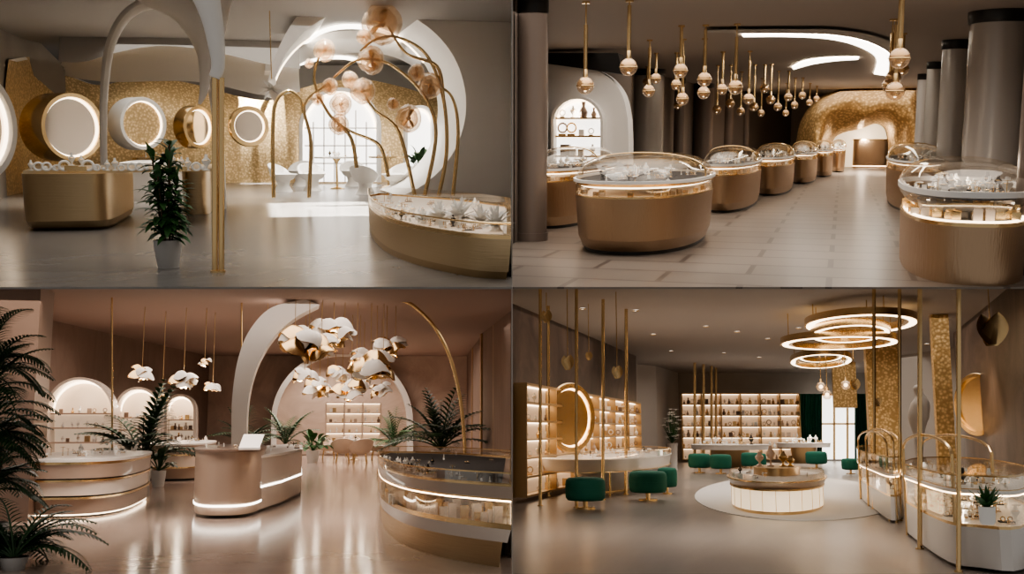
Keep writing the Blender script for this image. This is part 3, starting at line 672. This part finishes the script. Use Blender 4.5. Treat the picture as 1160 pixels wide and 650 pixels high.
def petal_lamp(R,u,v,r,Y=24.5,n=9,zc=4.29):
    c=R.d(u,v,Y); k=Y/F; s_=r*k; b=B(R,'petal_pendant_lamp')
    for i in range(n):
        a=2*pi*i/n+random.uniform(-.3,.3); rad=s_*random.uniform(.2,.65); e=V((c.x+rad*cos(a),c.y+rad*sin(a),c.z+s_*random.uniform(-.35,.35)))
        w=s_*random.uniform(.36,.62); tilt=random.uniform(-.6,.6)
        for m,dz,ws in((('jewel_white' if i%5<3 else 'gold'),0,1),('gold',-.03*w,.88)):
            G=[]
            for jj in range(8):
                q=[]
                for ii in range(17):
                    rr=jj/7; t=2*pi*ii/16; x=w*ws*rr*cos(t); y=w*ws*rr*sin(t)*.85; z=w*.9*(1-rr**2.2)-.4*w+.15*w*sin(3*t+a)*rr+dz
                    q.append(e+V((x*cos(tilt)-z*sin(tilt),y,x*sin(tilt)+z*cos(tilt))))
                G.append(q)
            b.grid(G,m)
    b.sphere((c.x,c.y,c.z-.02),s_*.14,'led_warm',12,8)
    b.sphere((c.x,c.y,c.z+s_*.2),s_*.25,'gold',12,8,(1,1,.6))
    b.tube([(c.x,c.y,c.z),(c.x,c.y,zc)],.010,'gold_brass_dark',6)
    if r>18:
        for dx in(-.5,.45): b.tube([(c.x+dx*s_,c.y,c.z),(c.x+dx*s_,c.y,zc)],.008,'gold_brass_dark',5)
    b.done(True,70); point(R,(c.x,c.y,c.z-s_*.6),8,r=.06,name='pendant_glow')
for a in[(350,388,31,25.5,15),(378,376,27,26,12),(420,410,31,26,15),(438,392,22,26.5,10),(313,362,19,26.5,8),(398,440,20,29,9),(362,438,19,30,9),(432,440,16,30,8),(345,424,16,29,8),(380,424,16,31,8),(412,430,15,31,7),(161,421,15,28,7),(208,431,17,28,8),(241,439,12,29,7),(232,410,8,28,5),(184,449,7,29,5)]: petal_lamp(Q,*a)
def band_counter(R,name,o,z,bands,nj=20,hj=.16,top='stone_white',glass=0):
    cx=sum(p[0] for p in o)/len(o); cy=sum(p[1] for p in o)/len(o); b=B(R,name)
    for z0,z1,m,s_ in bands: b.prism(o,z0,z1,m,s_,s_)
    b.prism(o,z-.04,z,top,1.02,1.02)
    if glass: b.rim(o,z,z+glass,.02,'glass'); b.rim(o,z+glass,z+glass+.02,.04,'gold')
    scatter(b,o,z+.01,nj,hj,.8); b.done()
o,_=oval(Q,22,153,588,562,3)
band_counter(Q,'jewelry_counter',o,.86,[(0,.04,'black',.9),(.04,.06,'led_warm',.95),(.06,.28,'lacquer_tan',.96),(.28,.31,'gold',1.0),(.31,.33,'black',.96),(.33,.53,'lacquer_cream',.98),(.53,.56,'gold',1.0),(.56,.58,'black',.96),(.58,.78,'lacquer_tan',1.0),(.78,.82,'gold',1.0)],26)
o,_=oval(Q,166,238,545,533,3)
band_counter(Q,'jewelry_counter',o,.88,[(0,.05,'black',.9),(.05,.3,'lacquer_tan',.96),(.3,.33,'gold',1),(.33,.6,'lacquer_cream',.98),(.6,.63,'gold',1.0),(.63,.84,'lacquer_tan',1)],16)
o,_=oval(Q,222,299,588,566,2.6)
band_counter(Q,'reception_counter',o,1.0,[(0,.05,'black',.92),(.05,.17,'lacquer_tan',.97),(.17,.20,'led_white',1.0),(.20,.96,'lacquer_tan',.99)],8,.12,'lacquer_brown')
o=px_out(Q,[(290,582),(318,572),(341,560),(341,548),(325,545),(290,552)],1,cl=True)
band_counter(Q,'reception_counter',o,.88,[(0,.05,'black',.95),(.05,.38,'lacquer_cream',1.0),(.38,.41,'led_white',1.015),(.41,.84,'lacquer_cream',1.0)],6,.15)
b=B(Q,'menu_sign'); p=Q.h(283,509,1.0); b.box((p.x,p.y,1.0),.3,.5,.03,'stone_white'); b.slab([p+V((-.16,0,.03)),p+V((.14,0,.03)),p+V((.2,.2,.22)),p+V((-.1,.2,.22))],.03,'stone_white'); b.done(False)
near=px_out(Q,[(427,566),(429,590),(438,606),(462,622),(500,634),(540,642),(579,648.5)],5)
back=[(p.x,p.y) for p in[Q.f(579,572),Q.f(520,562),Q.f(470,558),Q.f(440,558)]]; o=near+back
b=B(Q,'two_tier_jewelry_case'); b.prism(o,0,.26,'gold_satin',.90,.93); b.prism(o,.26,.40,'lacquer_cream',.97,1.0); b.prism(o,.40,.42,'stone_white',.96,.96); b.rim(o,.39,.44,.03,'gold')
b.rim(o,.44,.66,.012,'glass'); b.prism(o,.66,.68,'gold',1.0,1.0); b.rim([(x,y) for x,y in o],.645,.66,.04,'led_warm'); b.prism(o,.68,.79,'lacquer_tan',1.01,1.01); b.rim(o,.79,.82,.06,'gold'); b.prism(o,.79,.80,'velvet_black',.92,.92); b.rim(o,.81,.91,.012,'glass'); b.rim(o,.91,.925,.03,'gold')
cx=sum(p[0] for p in o)/len(o); cy=sum(p[1] for p in o)/len(o)
for i in range(90):
    x,y=random.choice(near); k=random.uniform(.72,.94); h=random.uniform(.06,.18); m=random.choice(['jewel_white','lacquer_cream','lacquer_cream','gold']); b.box((cx+(x-cx)*k,cy+(y-cy)*k,.42),.08,.08,h,m)
scatter(b,o,.80,60,.13,.9); b.done()
potted(Q,'potted_palm',160,550,452,60,'palm',.35,'leaf_dark','plaster_white',.22,18)
potted(Q,'potted_palm',179,551,503,26,'bush',.6,'leaf_dark','plaster_white',.35,8)
potted(Q,'potted_palm',277,524,470,30,'palm',.3,'leaf_dark','plaster_white',.3,14)
potted(Q,'potted_palm',323,520,470,30,'palm',.3,'leaf_dark','plaster_white',.3,14)
potted(Q,'potted_palm',354,524,480,36,'bush',.4,'leaf_green','plaster_white',.3,12)
potted(Q,'potted_palm',446,522,470,42,'palm',.3,'leaf_green','plaster_white',.3,16)
potted(Q,'potted_palm',499,530,450,76,'palm',.3,'leaf_dark','plaster_white',.25,22)
b=B(Q,'large_palm'); p=Q.f(-22,632)
for i in range(7): b.tube([(p.x+random.uniform(-.06,.06),p.y+random.uniform(-.1,.1),0),(p.x+random.uniform(-.1,.15),p.y,1.0+i*.2)],[.03,.015],'bark',7)
for i in range(66):
    a=random.uniform(-1.5,1.5); el=random.uniform(.1,1.2); z=random.uniform(.55,2.3); b.frond((p.x,p.y,z),(cos(a)*cos(el),sin(a)*cos(el),sin(el)),random.uniform(.5,.8),'leaf_dark',16,.2,1.5,.014)
b.lathe((p.x,p.y,0),[(.2,0),(.26,.35),(.24,.36)],'pot_grey',20,mcap='soil'); b.done(True,80)
b=B(Q,'fern_plant'); p=Q.f(15,645)
b.lathe((p.x,p.y,0),[(.1,0),(.14,.12)],'pot_grey',16,mcap='soil')
for i in range(44):
    a=random.uniform(-.4,pi+.4); el=random.uniform(.3,1.2); b.frond((p.x,p.y,.1),(cos(a)*cos(el),sin(a)*cos(el),sin(el)),random.uniform(.5,.98),'leaf_dark',18,.18,1.7,.014)
b.done(True,80)
for u,v,y in[(372,520,2.4),(388,524,-1.6),(408,525,-1.2),(428,521,.6),(398,517,1.6)]: tub_chair(Q,'lounge_chair',u,v,'leather_beige',y,1.05,True)
table(Q,'round_table',383,417,521,.75,'stone_white','gold_brass_dark')
area(Q,(-2,29,4.2),8,9,400,(1,.80,.66)); area(Q,(2,39,4.2),8,8,400,(1,.80,.66)); 
area(Q,(-1.3,15.6,3.15),6,1.8,150,(1,.83,.70))
# =================================================================== ROOM 4 : green ottomans boutique
Q=R4; ZC=4.4
floorpoly(Q,'floor',[(580,650),(1260,650),(1260,514),(580,514)],'floor_wood_grey')
ceilpoly(Q,'ceiling',[(580,325.6),(1260,325.6),(1260,424),(580,424)],ZC,'ceiling_slate')
wall(Q,'wall_back',[(690,521),(1080,521)],'plaster_taupe',z=ZC,smooth=False)
wall(Q,'wall_left',[(580.5,563),(722,531)],'marble_dark',z=ZC,smooth=False)
wall(Q,'wall_left_rear',[(722,531),(722.5,526),(745,525),(770,521)],'wall_grey_panel',z=ZC,smooth=False)
wall(Q,'wall_right',[(1250,610),(1090,545)],'marble_dark',z=ZC,smooth=False)
wall(Q,'wall_right_rear',[(1090,545),(1090,536),(1022,531),(1022,521)],'wall_grey_panel',z=ZC,smooth=False)
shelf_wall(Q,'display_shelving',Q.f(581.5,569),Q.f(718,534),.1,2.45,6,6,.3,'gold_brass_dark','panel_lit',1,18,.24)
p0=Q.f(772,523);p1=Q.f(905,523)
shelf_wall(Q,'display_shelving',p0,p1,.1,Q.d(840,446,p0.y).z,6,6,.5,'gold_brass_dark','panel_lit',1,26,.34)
porthole(Q,'oval_mirror',648,473,40,Q.Yf(648,558),radians(58),4,'gold','mirror_gold',.16)
Y=Q.Yf(940,522)
b=B(Q,'window_1'); P=[Q.d(u,v,Y) for u,v in[(930,520),(975,520),(975,447),(930,447)]]; b.slab(P,.05,'daylight')
for u in(930,945,960,975): b.tube([Q.d(u,520,Y-.1),Q.d(u,447,Y-.1)],.06,'gold_brass_dark',6)
for v in(447,480): b.tube([Q.d(930,v,Y-.1),Q.d(975,v,Y-.1)],.05,'gold_brass_dark',6)
b.done()
def curtain(R,u0,u1,vt,vb,Y,m):
    b=B(R,'curtain'); G=[]
    for j in range(2):
        G.append([ (lambda q:V((q.x,q.y+.12*sin(i*1.1),q.z)))(R.d(u0+(u1-u0)*i/50,(vb,vt)[j],Y)) for i in range(51)])
    b.grid(G,m); b.done(True,80)
curtain(Q,905,931,446,520,Y-.6,'curtain_green'); curtain(Q,968,984,446,520,Y-.6,'curtain_green'); curtain(Q,745,753,430,523,Y-.8,'curtain_green')
for u in (915,975): p=Q.d(u,440,Y-5); spot(Q,(p.x,p.y,4.3),900,100,(1,.92,.8))
for u,v,w,zb in[(1004,541,32,0),(1074,556,17,0),(960,527,24,2.45)]:
    p=Q.f(u,v); k=p.y/F; b=B(Q,'mosaic_pier'); b.box((p.x,p.y,zb),w*k,w*k,ZC-zb-.01,'gold_mosaic_fine'); b.done(False)
    spot(Q,(p.x-.2,p.y-2.2,4.3),420,80)
porthole(Q,'arched_mirror',1105,458,33,Q.Yf(1105,556),radians(-58),3,'gold','mirror_gold',.14)
b=B(Q,'figure_sculpture'); Y=Q.Yf(1041,540); b.tube([Q.d(u,v,Y) for u,v in[(1041,540),(1041,500),(1040,475),(1043,455),(1040,442),(1041,436)]],[.12,.12,.2,.34,.3,.12,.16,.05],'plaster_grey',14,6); b.done()
def rings(R,name,L,zc):
    b=B(R,name)
    for u0,u1,vn,vf,vz,Ym,w in L:
        z=R.d((u0+u1)/2,vz,Ym).z; um=(u0+u1)/2; A=R.h(um,vn,z); C=R.h(um,vf,z); a=R.h(u0,vz,z).x; c=R.h(u1,vz,z).x
        cx=(a+c)/2; cy=(A.y+C.y)/2; ax=(c-a)/2; by=abs(C.y-A.y)/2; o=sellipse(cx,cy,ax,by,2,64)
        b.rim(o,z,z+.16,w,'gold'); b.rim([((x-cx)*.97+cx,(y-cy)*.97+cy) for x,y in o],z-.012,z-.002,w*.5,'led_warm')
        for t in(.3,1.8,3.6,5): b.tube([(cx+ax*.96*cos(t),cy+by*.96*sin(t),z+.1),(cx+ax*.96*cos(t),cy+by*.96*sin(t),zc)],.012,'gold',6)
    b.done(True,50)
rings(Q,'ring_chandelier',[(884,1018,381,396,388,28,.3),(912,1040,356,378,366,26,.35),(918,1008,368,388,378,27,.28)],ZC)
rings(Q,'ring_chandelier',[(895,965,401,417,409,36,.3),(905,955,398,410,404,37,.2)],ZC)
b=B(Q,'recessed_downlights')
for u,v in[(740,379),(800,370),(835,376),(870,384),(905,372),(760,398),(820,400),(860,405),(1050,390),(1060,404),(980,408),(660,350),(720,352),(1120,350)]:
    p=Q.h(u,v,ZC-.02); b.lathe((p.x,p.y,p.z),[(.07,0),(.07,.015)],'led_white',14); b.torus(p,.08,.08,.015,'gold_brass_dark',16,6)
b.done()
for u,vb,ut in[(612,573,612),(621,562,621),(653,575,653),(683,566,683),(709,560,709),(1042,622,1042),(1086,648,1086),(1019,590,1019),(990,577,990)]: pole(Q,'gold_pole',u,vb,ut,327,1.9 if u<1030 else 2.4,zmax=4.38)
# small bubble pendants over the rear table
for u,v in((930,438),(937,447),(958,436)):
    c=Q.d(u,v,33); b=B(Q,'pendant_lamp'); b.sphere(c,.14,'glass_amber',16,10); b.sphere(c,.06,'led_warm',10,6); b.tube([c,V((c.x,c.y,ZC-.01))],.012,'gold',6); b.lathe((c.x,c.y,c.z+.12),[(.05,0),(.03,.12)],'gold',10); b.done()
b=B(Q,'gold_frame_stand')
for (u0,v0,u1,v1,vb0,vb1) in[(787,376,811,400,527,524),(797,385,806,392,526,525)]:
    Y0=Q.Yf(u0,vb0); Y1=Q.Yf(u1,vb1); A=Q.f(u0,vb0); C=Q.f(u1,vb1); A2=Q.d(u0,v0,Y0); C2=Q.d(u1,v1,Y1); b.tube([A,A2],.06,'gold',8); b.tube([C,C2],.06,'gold',8); b.tube([A2,C2],.06,'gold',8)
b.done()
b=B(Q,'hanging_gold_leaf')
for u,v,r,Y in[(643,410,7,20),(699,421,6,22),(619,358,6,21.8),(667,403,4,24),(994,455,4,28),(1122,372,14,22),(968,435,5,30)]:
    c=Q.d(u,v,Y); k=r*Y/F
    b.leaf(c+V((0,0,-k*1.3)),(.25,-.15,1),k*2.6,k*.9,'gold',-.3,8,V((1,0,0))); b.leaf(c+V((.02,-.02,-k*1.2)),(-.35,-.1,1),k*2.4,k*.8,'gold',-.3,8,V((1,.2,0)))
    b.tube([c,V((c.x,c.y,ZC-.01))],.01,'gold',5)
b.done(True,80)
o,(cx,cy,a,bb)=oval(Q,629,756,566,542,2.2)
b=B(Q,'oval_consultation_counter'); zt=.86
b.prism(o,zt-.28,zt-.02,'lacquer_grey',.97,1.0); b.prism(o,zt-.02,zt,'stone_white',1.01,1.01); b.rim(o,zt-.295,zt-.28,.08,'gold')
b.prism(sellipse(cx,cy,a*.45,bb*.5,2.2),0,zt-.28,'lacquer_grey',1.0,1.2); b.prism(sellipse(cx,cy,a*.5,bb*.55,2.2),0,.04,'gold')
b.rim(o,zt,zt+.13,.012,'glass'); b.rim(o,zt+.13,zt+.14,.02,'gold'); scatter(b,o,zt,34,.18,.8)
for t in(.6,2.2,3.8,5.2): b.tube([(cx+a*.85*cos(t),cy+bb*.85*sin(t),0),(cx+a*.85*cos(t),cy+bb*.85*sin(t),zt-.2)],.02,'gold',8)
b.done()
def ottoman(R,u0,u1,vb,vt):
    um=(u0+u1)/2; p=R.f(um,vb); k=p.y/F; r=(u1-u0)/2*k; p=V((p.x,p.y+r,0)); h=(vb-vt)*k*.97; b=B(R,'green_ottoman')
    b.lathe(p,[(r*.5,0),(r*.5,.03)],'gold',24); b.lathe(p,[(r*.12,.03),(r*.12,h*.3)],'gold',12)
    b.lathe(p,[(r*.6,h*.26),(r*.88,h*.28),(r*.98,h*.36),(r,h*.5),(r,h*.78),(r*.97,h*.9),(r*.85,h*.98),(r*.5,h)],'velvet_green',32); b.torus((p.x,p.y,h*.62),r*1.0,r*1.0,r*.02,'velvet_green',32,6); b.done(True,60)
for a in[(636,682,578,541),(710,753,568,534),(744,766,560,530),(779,804,536,514),(804,828,537,515),(840,862,534,513),(857,868,533,514),(914,937,531,512),(955,974,537,520),(900,925,516,507),(930,942,519,508),(938,945,518,509)]: ottoman(Q,*a)
for (u0,u1,vn,vf) in[(784,872,531,527),(880,942,525,523.2)]:
    o,_=oval(Q,u0,u1,vn,vf,2.4); b=B(Q,'consultation_table'); b.prism(o,.72,.9,'lacquer_grey',.98,1); b.prism(o,.9,.92,'stone_white',1.01,1.01); b.prism(o,0,.72,'gold_brass_dark',.4,.5); scatter(b,o,.92,16,.4,.8); b.done()
o,_=oval(Q,792,1012,590,540,2); b=B(Q,'round_rug'); b.prism(o,0.0,.012,'rug_white'); b.done()
o,(cx,cy,a,bb)=oval(Q,828,935,585,562,2)
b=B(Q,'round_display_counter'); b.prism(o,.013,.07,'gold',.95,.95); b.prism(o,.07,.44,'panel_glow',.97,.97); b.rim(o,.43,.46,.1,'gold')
for i in range(0,48,2): 
    x,y=o[i]; b.box((cx+(x-cx)*.973,cy+(y-cy)*.973,.07),.008,.008,.37,'gold')
b.prism(o,.46,.58,'lacquer_tan',.98,1.05); b.prism(o,.58,.60,'gold',1.06,1.06); b.prism(o,.60,.61,'stone_white',1.0,1.0)
b.prism(sellipse(cx,cy+.3,a*.5,bb*.4),.61,.76,'gold_brass_dark'); scatter(b,o,.61,20,.15,.85)
for dx,h in((-.30,.30),(-.1,.42),(.12,.32),(.25,.22)):
    x=cx+dx*a*1.2; b.lathe((x,cy+.2,.76),[(.07,0),(.08,.02),(.02,.06),(.02,h*.3),(.08,h*.5),(.09,h*.65),(.04,h*.85),(.03,h)],'gold' if dx>0 else 'bloom_rose',14,1,.7)
b.rim(sellipse(cx,cy,a*1.0,bb),.61,.70,.012,'glass'); b.done()
def vitrine(R,px,zs,nj,name='arched_glass_vitrine'):
    o=px_out(R,px,4,cl=True); b=B(R,name); cx=sum(p[0] for p in o)/len(o); cy=sum(p[1] for p in o)/len(o)
    z1,z2,z3=zs
    b.prism(o,0,.04,'black',.95,.95); b.prism(o,.04,z1,'lacquer_grey',1,1); b.rim(o,z1,z1+.03,.04,'gold'); b.prism(o,z1,z1+.01,'stone_white',.97,.97)
    scatter(b,o,z1+.01,nj,.2,.92); b.rim(o,z2-.02,z2-.005,.06,'led_warm')
    b.rim(o,z1+.03,z2,.010,'glass'); b.prism(o,z2,z2+.04,'stone_white',1.01,1.01); b.rim(o,z2+.04,z2+.05,.03,'gold'); scatter(b,o,z2+.04,nj,.2,.9)
    b.rim(o,z2+.05,z3,.010,'glass'); b.prism(o,z3,z3+.012,'glass',1,1); b.rim(o,z3,z3+.02,.02,'gold'); b.done()
    point(R,(cx,cy,z2-.08),14,r=.03,name='case_light')
vitrine(Q,[(973,552),(976,566),(990,578),(1010,592),(1024,586),(1018,568),(1000,552),(985,546)],(.42,.75,1.05),44)
vitrine(Q,[(1026,600),(1040,616),(1075,640),(1110,647),(1159,649),(1175,620),(1130,592),(1085,582),(1045,584)],(.46,.82,1.0),90)
def arch_frame(R,u0,v0,u1,v1,vt,r=.02):
    A=R.f(u0,v0); C=R.f(u1,v1); z=R.d(u0,vt,A.y).z; P=[A,V((A.x,A.y,z-.2))]+[V((A.x+(C.x-A.x)*(.5-.5*cos(pi*i/10)),A.y+(C.y-A.y)*(.5-.5*cos(pi*i/10)),z-.2+.2*sin(pi*i/10))) for i in range(1,10)]+[V((C.x,C.y,z-.2)),C]
    b=B(R,'gold_arch_frame'); b.tube(P,r,'gold',10); b.done()
arch_frame(Q,975,566,1008,590,488); arch_frame(Q,990,556,1022,578,488); arch_frame(Q,1028,606,1085,643,492); arch_frame(Q,1048,590,1130,625,492); arch_frame(Q,984,574,1016,592,486)
b=B(Q,'small_potted_succulent'); p=Q.h(1119,594,.86)
b.lathe((p.x,p.y,.86),[(.04,0),(.052,.02),(.056,.12),(.048,.12)],'jewel_white',18,mcap='soil')
for i in range(40):
    a=random.random()*6.28; el=random.uniform(.5,1.5); b.leaf((p.x,p.y,.97),(cos(a)*cos(el),sin(a)*cos(el),sin(el)),random.uniform(.08,.19),.015,'leaf_green',.3)
b.done(True,80)
b=B(Q,'flower_arrangement'); p=Q.f(762,532); b.lathe((p.x,p.y,0),[(.22,0),(.18,.05),(.2,.9),(.24,1.0)],'plaster_grey',20)
for i in range(60):
    a=random.random()*6.28; rr=random.uniform(.05,.34); z=random.uniform(1.15,2.3); x=p.x+rr*cos(a); y=p.y+rr*sin(a); b.tube([(p.x,p.y,1.0),(x,y,z)],.01,'leaf_dark',4)
    for j in range(5):
        t=2*pi*j/5; b.leaf((x,y,z),(cos(t),sin(t),.5),.12,.045,'jewel_white',.6,3)
b.done(True,80)
area(Q,(-4,28,4.3),7,10,310,(1,.88,.76)); area(Q,(3,30,4.3),6,8,270,(1,.88,.76)); area(Q,(0,42,4.3),10,12,480,(1,.88,.76)); area(Q,(-.3,15.6,3.3),6,1.6,130,(1,.88,.76))
# =================================================================== partitions
class WR: pass
W=WR(); W.M=Matrix.Translation(CAM); 
b=B(W,'wall_partition'); b.box((0,11+29,-9),.012,58,18,'plaster_grey'); b.done(False)
b=B(W,'floor_slab'); b.box((0,11.2+28,-.006),44,56,.008,'plaster_grey'); b.done(False)
w=bpy.data.worlds.new('world'); bpy.context.scene.world=w; w.use_nodes=True
w.node_tree.nodes['Background'].inputs[0].default_value=(1,.95,.90,1); w.node_tree.nodes['Background'].inputs[1].default_value=.27
cam=bpy.data.cameras.new('camera'); co=bpy.data.objects.new('camera',cam); bpy.context.collection.objects.link(co)
co.location=CAM; co.rotation_euler=(pi/2,0,0); cam.sensor_width=36; cam.lens=36*F/1160; cam.clip_end=300
bpy.context.scene.camera=co
vs=bpy.context.scene.view_settings
try: vs.look='AgX - Medium High Contrast'
except Exception as e: print(e)
vs.exposure=.22
